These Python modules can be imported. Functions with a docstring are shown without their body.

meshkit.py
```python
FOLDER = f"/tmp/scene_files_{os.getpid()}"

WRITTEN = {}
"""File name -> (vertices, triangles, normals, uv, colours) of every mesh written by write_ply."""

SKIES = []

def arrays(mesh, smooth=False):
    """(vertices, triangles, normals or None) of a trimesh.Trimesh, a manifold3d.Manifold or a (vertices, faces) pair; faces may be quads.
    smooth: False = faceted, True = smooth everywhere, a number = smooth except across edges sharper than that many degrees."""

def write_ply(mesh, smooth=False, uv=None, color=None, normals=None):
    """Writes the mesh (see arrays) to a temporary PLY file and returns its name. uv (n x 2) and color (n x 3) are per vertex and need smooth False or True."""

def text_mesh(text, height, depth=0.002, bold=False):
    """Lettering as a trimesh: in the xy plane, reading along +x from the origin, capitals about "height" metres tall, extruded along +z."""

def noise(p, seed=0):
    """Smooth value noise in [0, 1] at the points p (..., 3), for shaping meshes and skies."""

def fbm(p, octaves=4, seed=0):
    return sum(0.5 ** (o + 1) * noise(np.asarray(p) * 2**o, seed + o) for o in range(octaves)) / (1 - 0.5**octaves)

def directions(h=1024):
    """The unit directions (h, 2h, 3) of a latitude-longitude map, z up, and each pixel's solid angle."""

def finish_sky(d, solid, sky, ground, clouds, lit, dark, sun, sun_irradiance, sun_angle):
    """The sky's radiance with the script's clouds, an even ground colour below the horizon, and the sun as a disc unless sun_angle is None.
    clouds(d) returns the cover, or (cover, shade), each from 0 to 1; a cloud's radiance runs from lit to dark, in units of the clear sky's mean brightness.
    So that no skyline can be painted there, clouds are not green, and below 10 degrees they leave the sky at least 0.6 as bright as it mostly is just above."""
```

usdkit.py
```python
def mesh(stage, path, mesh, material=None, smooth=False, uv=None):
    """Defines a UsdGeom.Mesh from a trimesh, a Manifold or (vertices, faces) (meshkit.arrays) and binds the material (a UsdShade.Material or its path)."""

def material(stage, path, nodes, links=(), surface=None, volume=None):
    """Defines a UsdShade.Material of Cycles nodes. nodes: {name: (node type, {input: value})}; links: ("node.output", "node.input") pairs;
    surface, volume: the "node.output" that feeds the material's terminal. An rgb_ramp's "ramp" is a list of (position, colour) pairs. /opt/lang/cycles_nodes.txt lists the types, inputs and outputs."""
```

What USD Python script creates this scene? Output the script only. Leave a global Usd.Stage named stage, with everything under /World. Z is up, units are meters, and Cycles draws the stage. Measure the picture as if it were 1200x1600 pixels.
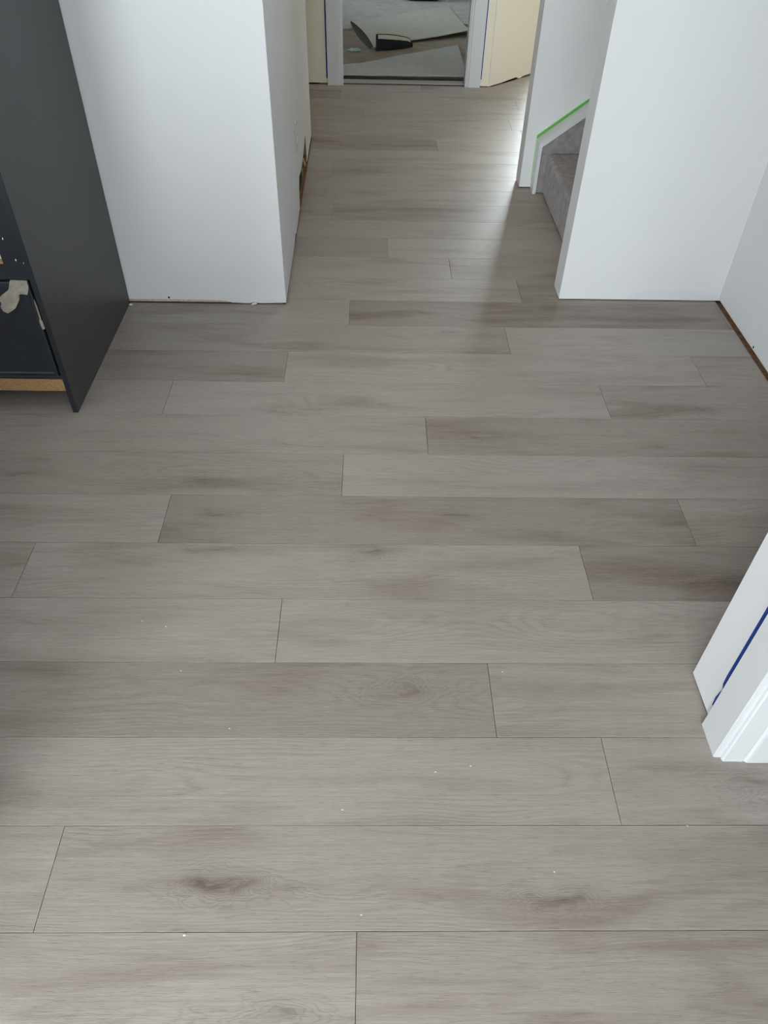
import math, random
import numpy as np, trimesh, manifold3d, shapely
from shapely.geometry import Polygon, box as sbox
from shapely.ops import unary_union
import usdkit, meshkit
from pxr import Usd, UsdGeom, UsdLux, UsdShade, Sdf, Gf, Vt

rng = random.Random(7)
stage = Usd.Stage.CreateInMemory()
UsdGeom.SetStageUpAxis(stage, 'Z'); UsdGeom.SetStageMetersPerUnit(stage, 1.0)
world = UsdGeom.Xform.Define(stage, '/World'); stage.SetDefaultPrim(world.GetPrim())
UsdGeom.Scope.Define(stage, '/World/Looks')
W = 0.18                                   # one plank width in metres; plans below are in plank widths
mm = lambda v: v / 1000 / W
CEIL = 2.44 / W

# ------------------------------------------------------------------ camera
cam = UsdGeom.Camera.Define(stage, '/World/Camera')
PITCH, YAW, ROLL, HEIGHT, FPX = 0.767895496, 0.0268041325, 0.0259648949, 7.72306200 * W, 1174.87
fw = np.array([math.sin(YAW) * math.cos(PITCH), math.cos(YAW) * math.cos(PITCH), -math.sin(PITCH)])
r0 = np.cross(fw, [0, 0, 1.0]); r0 /= np.linalg.norm(r0); u0 = np.cross(r0, fw)
ri = math.cos(ROLL) * r0 + math.sin(ROLL) * u0; up = -math.sin(ROLL) * r0 + math.cos(ROLL) * u0
cam.AddTransformOp().Set(Gf.Matrix4d(*ri, 0, *up, 0, *(-fw), 0, 0, 0, HEIGHT, 1))
cam.CreateHorizontalApertureAttr(36.0); cam.CreateVerticalApertureAttr(48.0)
cam.CreateFocalLengthAttr(FPX / 1200 * 36); cam.CreateClippingRangeAttr(Gf.Vec2f(0.05, 1000))
cam.CreateExposureAttr(-0.15)

# ------------------------------------------------------------------ lights: daylight through the windows, plus an added back fill
def rect_light(name, pos, size, towards, power, col):
    """pos in metres, facing 'towards' (unit axis)."""
    l = UsdLux.RectLight.Define(stage, '/World/' + name)
    l.CreateWidthAttr(size[0]); l.CreateHeightAttr(size[1]); l.CreateIntensityAttr(power); l.CreateColorAttr(Gf.Vec3f(*col))
    z = -np.array(towards, float); y = np.array([0, 0, 1.0]); x = np.cross(y, z); x /= np.linalg.norm(x); y = np.cross(z, x)
    l.AddTransformOp().Set(Gf.Matrix4d(*x, 0, *y, 0, *z, 0, *pos, 1))
DAY = (0.88, 0.95, 1.0)
rect_light('daylight_patio', (-1.78, -2.84, 1.20), (1.12, 2.05), (0, 1, 0), 24.0, DAY)
rect_light('added_back_fill', (-0.10, -2.84, 1.25), (0.90, 1.5), (0, 1, 0), 12.0, DAY)  # added light behind the camera, fills the walls
rect_light('daylight_entry', (1.56, 6.80, 1.25), (0.62, 1.9), (0, -1, 0), 33.0, (0.86, 0.93, 1.0))
rect_light('daylight_bedroom', (-1.75, 7.9, 1.35), (1.4, 1.2), (1, 0, 0), 9.0, DAY)
dome = UsdLux.DomeLight.Define(stage, '/World/sky'); dome.CreateIntensityAttr(1.0); dome.CreateColorAttr(Gf.Vec3f(0.75, 0.88, 1.0))

# ------------------------------------------------------------------ helpers
taken, bases = {}, {}
def numbered(parent, name):
    k = (parent, name); n = taken.get(k, 0); taken[k] = n + 1
    return f'{parent}/{name}' + (f'_{n:03d}' if n else '')
def tag(prim, label=None, cat=None, group=None, kind=None):
    for k, v in (('label', label), ('category', cat), ('group', group), ('kind', kind)):
        if v: prim.SetCustomDataByKey(k, v)
    return prim
def thing(name, base=(0, 0, 0), label=None, cat=None, group=None, kind=None):
    path = numbered('/World', name); x = UsdGeom.Xform.Define(stage, path); b = np.array(base, float) * W
    x.AddTranslateOp().Set(Gf.Vec3d(*b)); bases[path] = b
    return tag(x.GetPrim(), label, cat, group, kind)
def obj(name, mesh, material, parent=None, smooth=False, base=(0, 0, 0)):
    """mesh in plank widths, world placed; becomes ONE Mesh prim in metres."""
    pp = str(parent.GetPath()) if parent else '/World'
    path = numbered(pp, name)
    if hasattr(mesh, 'to_mesh'):
        m = mesh.to_mesh(); v, f = np.array(m.vert_properties[:, :3], float), np.array(m.tri_verts)
    elif isinstance(mesh, tuple): v, f = np.array(mesh[0], float), np.array(mesh[1])
    else: v, f = np.array(mesh.vertices, float), np.array(mesh.faces)
    b = bases[pp] if parent else np.array(base, float) * W
    m = usdkit.mesh(stage, path, (v * W - b, f), material, smooth=smooth)
    if not parent and np.any(b): m.AddTranslateOp().Set(Gf.Vec3d(*b))
    bases[path] = b
    return m.GetPrim()
def box(x0, x1, y0, y1, z0, z1, r=0.0):
    """A box, its edges chamfered by r."""
    c, h = np.array([(x0 + x1) / 2, (y0 + y1) / 2, (z0 + z1) / 2]), np.array([x1 - x0, y1 - y0, z1 - z0]) / 2
    if not r:
        m = trimesh.creation.box(2 * h); m.apply_translation(c); return m
    r = min(r, 0.45 * h.min()); P = []
    for s in np.ndindex(2, 2, 2):
        s = np.array(s) * 2 - 1
        for a in range(3):
            q = h - r; q[a] = h[a]; P.append(c + s * q)
    return trimesh.Trimesh(P, trimesh.convex.convex_hull(np.array(P)).faces, process=False) if False else trimesh.convex.convex_hull(np.array(P))
def prism(poly, a0, a1, axis):
    """poly extruded along axis from a0 to a1; its two coordinates are the two other axes in order."""
    if not isinstance(poly, (Polygon, shapely.MultiPolygon)): poly = Polygon(poly)
    parts = []
    for g in getattr(poly, 'geoms', [poly]):
        m = trimesh.creation.extrude_polygon(g, a1 - a0, engine='earcut'); v = np.array(m.vertices); v[:, 2] += a0
        order = {'z': (0, 1, 2), 'y': (0, 2, 1), 'x': (2, 0, 1)}[axis]
        f = np.array(m.faces)
        if axis == 'y': f = f[:, ::-1]
        parts.append(trimesh.Trimesh(v[:, order], f, process=False))
    return trimesh.util.concatenate(parts)
cat = lambda *m: trimesh.util.concatenate(list(m))
def hull(pts): return trimesh.convex.convex_hull(np.array(pts, float))
def loft(sections, close=True):
    """Rings of equal length joined in order, ends capped by fans."""
    S = np.array(sections, float); n, k = S.shape[:2]; V = S.reshape(-1, 3); F = []
    for i in range(n - 1):
        for j in range(k if close else k - 1):
            a, b, c, d = i * k + j, i * k + (j + 1) % k, (i + 1) * k + (j + 1) % k, (i + 1) * k + j
            F += [(a, b, c), (a, c, d)]
    if close:
        V = np.vstack([V, S[0].mean(0), S[-1].mean(0)]); e = n * k
        for j in range(k):
            F += [(e, (j + 1) % k, j), (e + 1, (n - 1) * k + j, (n - 1) * k + (j + 1) % k)]
    m = trimesh.Trimesh(V, F, process=False); m.fix_normals(); return m

# ------------------------------------------------------------------ materials
def L(name): return '/World/Looks/' + name
def paint(name, col, rough=0.6, bump=0.03, spec=0.35, scale=260, extra=None):
    nodes = {'g': ('geometry', {}), 'n': ('noise_texture', {'scale': scale, 'detail': 2.0}), 'b': ('bump', {'strength': bump, 'distance': 0.002}),
             'p': ('principled_bsdf', {'base_color': col, 'roughness': rough, 'specular_ior_level': spec})}
    links = [('g.position', 'n.vector'), ('n.fac', 'b.height'), ('b.normal', 'p.normal')]
    if extra: extra(nodes, links)
    return usdkit.material(stage, L(name), nodes, links, surface='p.BSDF')
def blotchy(name, c1, c2, scale, rough, bump=0.1, stretch=(1, 1, 1), spec=0.3, detail=5.0, lo=0.35, hi=0.65, dist=0.003, bscale=None):
    nodes = {'g': ('geometry', {}), 'm': ('mapping', {'scale': stretch}), 'n': ('noise_texture', {'scale': scale, 'detail': detail, 'roughness': 0.6}),
             'r': ('rgb_ramp', {'ramp': [(0.0, c1), (lo, c1), (hi, c2), (1.0, c2)]}),
             'n2': ('noise_texture', {'scale': bscale or scale, 'detail': detail, 'roughness': 0.6}),
             'b': ('bump', {'strength': bump, 'distance': dist}), 'p': ('principled_bsdf', {'roughness': rough, 'specular_ior_level': spec})}
    return usdkit.material(stage, L(name), nodes, [('g.position', 'm.vector'), ('m.vector', 'n.vector'), ('n.fac', 'r.fac'), ('r.color', 'p.base_color'),
        ('m.vector', 'n2.vector'), ('n2.fac', 'b.height'), ('b.normal', 'p.normal')], surface='p.BSDF')

M_wall = paint('white_wall_paint', (0.70, 0.705, 0.705), 0.62, 0.05)
def patch(nodes, links):      # a hand-wide smear of bare filler low on the pillar wall
    x0, z0 = 6.35 * W, 0.10 * W
    nodes.update({'s': ('separate_xyz', {}), 'dx': ('math', {'math_type': 'subtract', 'value2': x0}), 'dxs': ('math', {'math_type': 'divide', 'value2': 0.155}), 'dx2': ('math', {'math_type': 'power', 'value2': 4.0}),
        'ab': ('math', {'math_type': 'absolute'}), 'dz': ('math', {'math_type': 'subtract', 'value2': z0}), 'dzs': ('math', {'math_type': 'divide', 'value2': 0.026}), 'abz': ('math', {'math_type': 'absolute'}), 'dz2': ('math', {'math_type': 'power', 'value2': 4.0}),
        'sum': ('math', {'math_type': 'add'}), 'w': ('noise_texture', {'scale': 30.0, 'detail': 4.0}), 'sum2': ('math', {'math_type': 'multiply_add', 'value2': 2.2}),
        'mr': ('map_range', {'from_min': 1.7, 'from_max': 2.4, 'to_min': 1.0, 'to_max': 0.0, 'clamp': True}),
        'mx': ('mix', {'color1': (0.70, 0.705, 0.705), 'color2': (0.67, 0.68, 0.71)})})
    links += [('g.position', 's.vector'), ('s.x', 'dx.value1'), ('dx.value', 'dxs.value1'), ('dxs.value', 'ab.value1'), ('ab.value', 'dx2.value1'),
        ('s.z', 'dz.value1'), ('dz.value', 'dzs.value1'), ('dzs.value', 'abz.value1'), ('abz.value', 'dz2.value1'), ('dx2.value', 'sum.value1'), ('dz2.value', 'sum.value2'),
        ('g.position', 'w.vector'), ('w.fac', 'sum2.value1'), ('sum.value', 'sum2.value3'), ('sum2.value', 'mr.value'), ('mr.result', 'mx.fac'), ('mx.color', 'p.base_color')]
M_pillar = paint('white_paint_with_filler_smear', (0.70, 0.705, 0.705), 0.62, 0.05, extra=patch)
M_cream = paint('cream_wall_paint', (0.80, 0.735, 0.61), 0.6, 0.05)
M_trim = paint('white_gloss_trim', (0.63, 0.64, 0.645), 0.28, 0.01, 0.5)
M_ceil = paint('ceiling_white', (0.82, 0.82, 0.81), 0.8, 0.2)
M_sub = blotchy('brown_subfloor', (0.16, 0.085, 0.045), (0.30, 0.19, 0.11), 60, 0.85, 0.3)
M_plate = blotchy('sole_plate_wood', (0.17, 0.09, 0.05), (0.30, 0.18, 0.10), 8, 0.8, 0.2, (1, 1, 8))
M_stud = blotchy('stud_wood', (0.42, 0.27, 0.13), (0.60, 0.43, 0.25), 9, 0.75, 0.2, (1, 1, 0.2))
M_gyp = blotchy('bare_gypsum', (0.42, 0.37, 0.30), (0.62, 0.57, 0.48), 90, 0.9, 0.5)
M_darkgyp = blotchy('darker_gypsum', (0.16, 0.12, 0.08), (0.40, 0.33, 0.24), 70, 0.9, 0.5)  # darker, browner gypsum for the core around the hole
M_void_shade = paint('painted_void_shade', (0.012, 0.011, 0.010), 0.9)  # near-black colour standing in for shade inside the wall and its gaps
M_insul = blotchy('insulation', (0.16, 0.12, 0.07), (0.42, 0.36, 0.24), 45, 0.95, 0.8)
M_paper = paint('torn_drywall_paper', (0.74, 0.66, 0.62), 0.85)
M_speck = paint('plaster_white', (0.80, 0.78, 0.74), 0.8)
M_dark = paint('dark_hole', (0.03, 0.025, 0.02), 0.8)
M_navy = blotchy('navy_lacquer', (0.019, 0.022, 0.027), (0.025, 0.029, 0.036), 5, 0.36, 0.02, spec=0.45)
M_panel = blotchy('charcoal_end_panel', (0.042, 0.043, 0.041), (0.055, 0.056, 0.056), 3, 0.38, 0.03, (1, 1, 0.25), spec=0.45, bscale=120)
M_mdf = blotchy('raw_mdf', (0.30, 0.18, 0.08), (0.42, 0.27, 0.13), 160, 0.85, 0.1)
M_mel = paint('white_melamine', (0.78, 0.77, 0.74), 0.4)
M_mask = blotchy('masking_tape_tan', (0.27, 0.24, 0.20), (0.36, 0.33, 0.27), 40, 0.7, 0.4)
M_blue = paint('blue_painters_tape', (0.012, 0.045, 0.26), 0.6)
M_green = paint('green_painters_tape', (0.12, 0.40, 0.07), 0.6)
M_lime = paint('lime_tape_edge', (0.36, 0.68, 0.30), 0.6)
def carpet(name, c1, c2, scale=420, soft=25):
    nodes = {'g': ('geometry', {}), 'n': ('noise_texture', {'scale': scale, 'detail': 3.0, 'roughness': 0.7}), 'n2': ('noise_texture', {'scale': soft, 'detail': 3.0}),
        'ad': ('math', {'math_type': 'multiply_add', 'value2': 0.45}), 'r': ('rgb_ramp', {'ramp': [(0.0, c1), (0.60, c1), (0.86, c2), (1.0, c2)]}),
        'b': ('bump', {'strength': 0.9, 'distance': 0.004}), 'p': ('principled_bsdf', {'roughness': 0.95, 'specular_ior_level': 0.1, 'sheen_weight': 0.25, 'sheen_roughness': 0.6})}
    return usdkit.material(stage, L(name), nodes, [('g.position', 'n.vector'), ('g.position', 'n2.vector'), ('n2.fac', 'ad.value1'), ('n.fac', 'ad.value3'), ('ad.value', 'r.fac'), ('r.color', 'p.base_color'), ('n.fac', 'b.height'), ('b.normal', 'p.normal')], surface='p.BSDF')
M_stairc = carpet('stair_carpet', (0.22, 0.20, 0.195), (0.46, 0.425, 0.41), 450, 40)
M_roomc = carpet('bedroom_carpet', (0.36, 0.35, 0.33), (0.56, 0.55, 0.52), 300, 14)
M_back = blotchy('carpet_backing', (0.50, 0.48, 0.42), (0.56, 0.54, 0.48), 30, 0.9, 0.3, bscale=400)
M_pad = blotchy('pale_underlay', (0.46, 0.47, 0.46), (0.54, 0.55, 0.53), 40, 0.9, 0.3, bscale=500)
M_pile = blotchy('grey_pile', (0.09, 0.09, 0.09), (0.17, 0.17, 0.165), 300, 0.95, 0.6)
M_roomfl = blotchy('taupe_subfloor', (0.26, 0.22, 0.17), (0.36, 0.31, 0.25), 6, 0.85, 0.1)
M_black = paint('black_shoe_fabric', (0.012, 0.013, 0.018), 0.7, 0.3, scale=900)
M_sole = paint('black_rubber', (0.02, 0.02, 0.02), 0.6)
M_lining = paint('white_lining', (0.72, 0.70, 0.64), 0.8)
M_rim = paint('brown_leather_rim', (0.24, 0.11, 0.05), 0.6)
M_bag = paint('dark_maroon_canvas', (0.035, 0.014, 0.012), 0.8, 0.4, scale=500)
M_film = usdkit.material(stage, L('clear_plastic'), {'t': ('transparent_bsdf', {'color': (0.86, 0.95, 0.93)}), 'g': ('glossy_bsdf', {'color': (0.9, 1.0, 0.98), 'roughness': 0.12}), 'm': ('mix_closure', {'fac': 0.45})},
    [('t.BSDF', 'm.closure1'), ('g.BSDF', 'm.closure2')], surface='m.closure')
M_glass = usdkit.material(stage, L('window_glass'), {'t': ('transparent_bsdf', {'color': (0.96, 0.98, 0.97)}), 'g': ('glossy_bsdf', {'roughness': 0.02}), 'f': ('fresnel', {'IOR': 1.45}), 'm': ('mix_closure', {})},
    [('t.BSDF', 'm.closure1'), ('g.BSDF', 'm.closure2'), ('f.fac', 'm.fac')], surface='m.closure')
M_lamp = usdkit.material(stage, L('lamp_glass'), {'e': ('emission', {'color': (1.0, 0.66, 0.34), 'strength': 5.0})}, surface='e.emission')
M_lamp2 = usdkit.material(stage, L('kitchen_lamp_glass'), {'e': ('emission', {'color': (1.0, 0.78, 0.54), 'strength': 8.0})}, surface='e.emission')
M_lamp3 = usdkit.material(stage, L('hall_fill_glass'), {'e': ('emission', {'color': (1.0, 0.86, 0.70), 'strength': 17.0})}, surface='e.emission')  # glow of the lamp added to lift the hall
M_brass = usdkit.material(stage, L('brushed_nickel'), {'p': ('principled_bsdf', {'base_color': (0.6, 0.58, 0.55), 'metallic': 1.0, 'roughness': 0.35})}, surface='p.BSDF')

def wood():
    """Grey-oak vinyl planks. primvars per plank: grain = (along, across, seed) in metres, tone, knot_a, knot_b and knot_c = (along, across, strength)."""
    N, K = {}, []
    def math_(name, op, a=None, b=None, c=None, **kw):
        inp = {'math_type': op, **kw}
        for i, v in enumerate((a, b, c), 1):
            if v is None: continue
            if isinstance(v, str): K.append((v, f'{name}.value{i}'))
            else: inp[f'value{i}'] = v
        N[name] = ('math', inp); return name + '.value'
    def noise(name, scale, detail, rough=0.5, distortion=0.0, src='at.vector'):
        N[name + '_m'] = ('mapping', {'scale': scale}); N[name] = ('noise_texture', {'scale': 1.0, 'detail': detail, 'roughness': rough, 'distortion': distortion})
        K.extend([(src, name + '_m.vector'), (name + '_m.vector', name + '.vector')]); return name + '.fac'
    N['at'] = ('attribute', {'attribute': 'grain'}); N['sx'] = ('separate_xyz', {}); K.append(('at.vector', 'sx.vector'))
    N['tone'] = ('attribute', {'attribute': 'tone'})
    hill = noise('hill', (2.1, 6.0, 3.0), 1.5, 0.45)
    wob = noise('wob', (7.0, 40.0, 3.0), 3.0)
    off = noise('off', (0.45, 0.0, 3.7), 0.0)
    # ring field: a long ridge that wanders along the plank, with hills that close into cathedrals
    v = math_('v', 'multiply_add', off, -0.17, 'sx.y'); v = math_('v2', 'add', v, 0.085)
    q = math_('q', 'multiply', v, v); q = math_('q2', 'multiply', q, 420.0)
    F = math_('F1', 'multiply_add', hill, 6.5, q); F = math_('F2', 'multiply_add', wob, 0.75, F)
    wob2 = math_('w2', 'subtract', noise('wn2', (9.0, 34.0, 3.0), 3.0), 0.5); wob3 = math_('w3', 'subtract', noise('wn3', (11.0, 20.0, 8.0), 2.0), 0.5)
    dark = None; halo = None
    for k in 'abc':
        N['k' + k] = ('attribute', {'attribute': 'knot_' + k}); N['s' + k] = ('separate_xyz', {}); K.append((f'k{k}.vector', f's{k}.vector'))
        du = math_('du' + k, 'subtract', 'sx.x', f's{k}.x'); dv = math_('dv' + k, 'subtract', 'sx.y', f's{k}.y')
        du = math_('dus' + k, 'multiply_add', wob2, 2.2, math_('dux' + k, 'divide', du, 0.085)); dv = math_('dvs' + k, 'multiply_add', wob3, 2.0, math_('dvx' + k, 'divide', dv, 0.026))
        r2 = math_('r2' + k, 'multiply', du, du); r2 = math_('r3' + k, 'multiply_add', dv, dv, r2)
        e = math_('e' + k, 'exponent', math_('ne' + k, 'multiply', r2, -1.0)); e = math_('es' + k, 'multiply', e, f's{k}.z')
        e2 = math_('f' + k, 'exponent', math_('nf' + k, 'multiply', r2, -9.0)); e2 = math_('fs' + k, 'multiply', e2, f's{k}.z')
        F = math_('F3' + k, 'multiply_add', e, 3.6, F)
        d = math_('d' + k, 'multiply_add', e2, 1.3, math_('e7' + k, 'multiply', e, 0.45))
        halo = e if halo is None else math_('halo' + k, 'add', halo, e)
        dark = d if dark is None else math_('dark' + k, 'add', dark, d)
    fine = noise('fine', (18.0, 130.0, 4.0), 3.0, 0.6)
    ring = math_('sn', 'fraction', math_('F9', 'multiply', math_('F10', 'multiply_add', fine, 0.30, F), 2.0)); ring = math_('tri', 'pingpong', math_('tri2', 'multiply', ring, 2.0), 1.0); ring = math_('sn3', 'power', ring, 2.6)
    vis = noise('vis', (3.0, 9.0, 5.0), 2.0); N['vr'] = ('map_range', {'from_min': 0.42, 'from_max': 0.68, 'to_min': 0.08, 'to_max': 1.0, 'clamp': True}); K.append((vis, 'vr.value'))
    ring = math_('rv', 'multiply', ring, math_('vk', 'add', 'vr.result', halo, use_clamp=True))
    streak = noise('streak', (5.5, 170.0, 5.0), 4.0, 0.65, 0.3)
    pore = noise('pore', (38.0, 900.0, 9.0), 2.0, 0.6); N['pr'] = ('map_range', {'from_min': 0.56, 'from_max': 0.72, 'clamp': True}); K.append((pore, 'pr.value'))
    tick = noise('tick', (26.0, 640.0, 17.0), 2.0, 0.6); N['tk'] = ('map_range', {'from_min': 0.60, 'from_max': 0.74, 'clamp': True}); K.append((tick, 'tk.value'))
    cloud = noise('cloud', (2.2, 13.0, 7.0), 3.0, 0.55, 0.4); N['cr'] = ('map_range', {'from_min': 0.49, 'from_max': 0.72, 'clamp': True}); K.append((cloud, 'cr.value'))
    N['mr'] = ('map_range', {'from_min': -1.0, 'from_max': 1.0, 'to_min': 1.05, 'to_max': 0.30, 'clamp': True}); K.append(('tone.fac', 'mr.value'))
    cl = math_('clm', 'multiply', 'cr.result', 'mr.result')
    N['base'] = ('rgb_ramp', {'ramp': [(0.0, (0.292, 0.246, 0.214)), (0.5, (0.380, 0.335, 0.297)), (1.0, (0.440, 0.401, 0.361))]})
    K.append((math_('t01', 'multiply_add', 'tone.fac', 0.5, 0.5), 'base.fac'))
    def mult(name, src, fac, amount, col):
        N[name] = ('mix', {'mix_type': 'multiply', 'color2': col}); K.extend([(src, name + '.color1'), (math_(name + '_f', 'multiply', fac, amount, use_clamp=True), name + '.fac')]); return name + '.color'
    c = mult('c1', 'base.color', cl, 1.0, (0.60, 0.52, 0.475))
    c = mult('c2', c, ring, 0.46, (0.64, 0.62, 0.60))
    c = mult('c3', c, math_('st2', 'subtract', 1.25, math_('st3', 'multiply', streak, 1.7)), 0.62, (0.62, 0.60, 0.58))
    c = mult('c4', c, 'pr.result', 0.60, (0.55, 0.52, 0.50))
    c = mult('c5', c, dark, 0.42, (0.46, 0.40, 0.37))
    N['c6'] = ('mix', {'mix_type': 'mix', 'color2': (0.46, 0.44, 0.41)}); K.extend([(c, 'c6.color1'), (math_('tkf', 'multiply', 'tk.result', 0.45), 'c6.fac')])
    h = math_('h1', 'multiply_add', ring, -0.5, streak); h = math_('h2', 'multiply_add', 'pr.result', -0.35, h)
    N['b'] = ('bump', {'strength': 0.28, 'distance': 0.0009}); K.append((h, 'b.height'))
    N['p'] = ('principled_bsdf', {'specular_ior_level': 0.42}); K.extend([('c6.color', 'p.base_color'), ('b.normal', 'p.normal')])
    K.append((math_('ro', 'multiply_add', streak, 0.14, 0.33), 'p.roughness'))
    return usdkit.material(stage, L('grey_oak_vinyl'), N, K, surface='p.BSDF')
M_wood = wood()

# ------------------------------------------------------------------ floor: subfloor and every plank
XL, YB = -15.0, -16.0                                    # kitchen's left wall, back wall
AX = 7.34                                                # alcove's right wall
floor_area = unary_union([Polygon(q) for q in (
    [(XL, YB), (3.96, YB), (3.96, 14.14), (XL, 14.14)],
    [(3.8, 4.98), (AX - 0.055, 4.98), (AX - 0.055, 14.53), (3.8, 14.53)],       # alcove
    [(3.8, 14.0), (3.97, 14.0), (3.97, 4.9), (3.8, 4.9)],
    [(-1.765, 14.0), (3.97, 14.0), (3.97, 30.08), (-1.87, 30.08)],              # hall
    [(3.9, 15.0), (4.62, 15.0), (4.62, 20.62), (3.9, 20.62)],                   # foot of the stairs
    [(-9, 24.43), (-1.5, 24.43), (-1.5, 30.08), (-9, 30.08)],                   # hall's left arm
    [(3.9, 21.05), (13.5, 21.05), (13.5, 37.0), (6.1, 37.0), (6.1, 31.86), (4.3, 30.08), (3.9, 30.08)],
    [(3.85, -0.4), (13.5, -0.4), (13.5, 4.06), (3.85, 4.06)], [(4.6, -8), (13.5, -8), (13.5, 4.5), (4.6, 4.5)])]).buffer(0)
fl = thing('floor', kind='structure')
obj('subfloor', cat(box(XL - 1, 14.5, YB - 1, 30.3, -1.0, -mm(7.2)), box(4.1, 14.5, 30.3, 38.5, -0.5, -mm(7.2))), M_sub, fl)
ROW0, LEN = 2.3374, 7.655
JOINT = {-1: -0.09, 0: -3.096, 1: 2.644, 2: 1.46, 3: -1.14, 4: -4.674, 5: -2.979, 6: -0.422, 7: 0.939, 8: -3.525, 9: -1.556, 10: 2.658, 11: -0.437, 12: 3.166,
         13: 1.764, 14: 0.381, 15: 5.3, 16: -0.991, 17: 4.9, 18: 4.6, 19: -1.08, 20: 5.0, 21: 1.94, 22: -3.0, 23: 4.4, 24: -0.3, 25: 4.9, 26: -1.1}
TONE = {(-1, -1): 0.35, (-1, 0): -0.05, (0, -1): 0.5, (0, 0): 0.05, (1, 0): 0.3, (1, -1): 0.45, (1, 1): 0.2, (2, -1): -0.5, (2, 0): 0.3, (3, -1): 0.4, (3, 0): 0.5,
        (4, -1): 0.0, (4, 0): 0.35, (4, 1): -0.75, (5, -1): 0.3, (5, 0): -0.6, (5, 1): 0.1, (6, -1): -0.1, (6, 0): 0.5, (7, -1): 0.2, (7, 0): -0.45, (8, -1): 0.1, (8, 0): 0.45, (8, 1): -0.2,
        (9, -1): -0.4, (9, 0): 0.55, (9, 1): 0.0, (10, -1): -0.1, (10, 0): 0.55, (11, -1): 0.25, (11, 0): -0.75, (12, -1): 0.3, (12, 0): -0.1, (13, -1): 0.45, (13, 0): 0.0, (14, -1): -0.3, (14, 0): 0.45,
        (15, -1): 0.1, (16, -1): 0.2, (16, 0): -0.3, (17, -1): 0.1, (18, -1): 0.3, (19, -1): 0.4, (19, 0): 0.0, (20, -1): 0.3, (21, -1): -0.7, (21, 0): 0.3, (22, 0): 0.2, (23, -1): 0.1, (24, -1): -0.2, (24, 0): 0.3, (25, -1): 0.4, (26, -1): -0.5, (26, 0): 0.3}
# (x, y, strength) in plank widths
KNOTS = [(-1.59, 2.77, 1.1), (-1.17, 2.70, 0.9), (1.91, 2.63, 1.0), (4.11, 3.79, 0.9), (0.49, 4.95, 0.9), (0.01, 7.19, 1.0), (-2.38, 7.26, 0.6), (-2.13, 7.93, 0.8), (1.21, 7.94, 0.8), (1.71, 9.79, 0.8), (4.81, 9.60, 0.6), (-0.37, 10.75, 0.6), (5.78, 10.66, 0.5), (-2.55, 8.64, 0.6), (1.67, 13.11, 0.8), (1.11, 13.85, 0.8), (-5.45, 8.79, 0.7), (-0.79, 1.68, 0.8), (4.85, 6.72, 0.5), (-1.74, 10.50, 0.4), (3.36, 8.24, 0.4)
]

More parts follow.
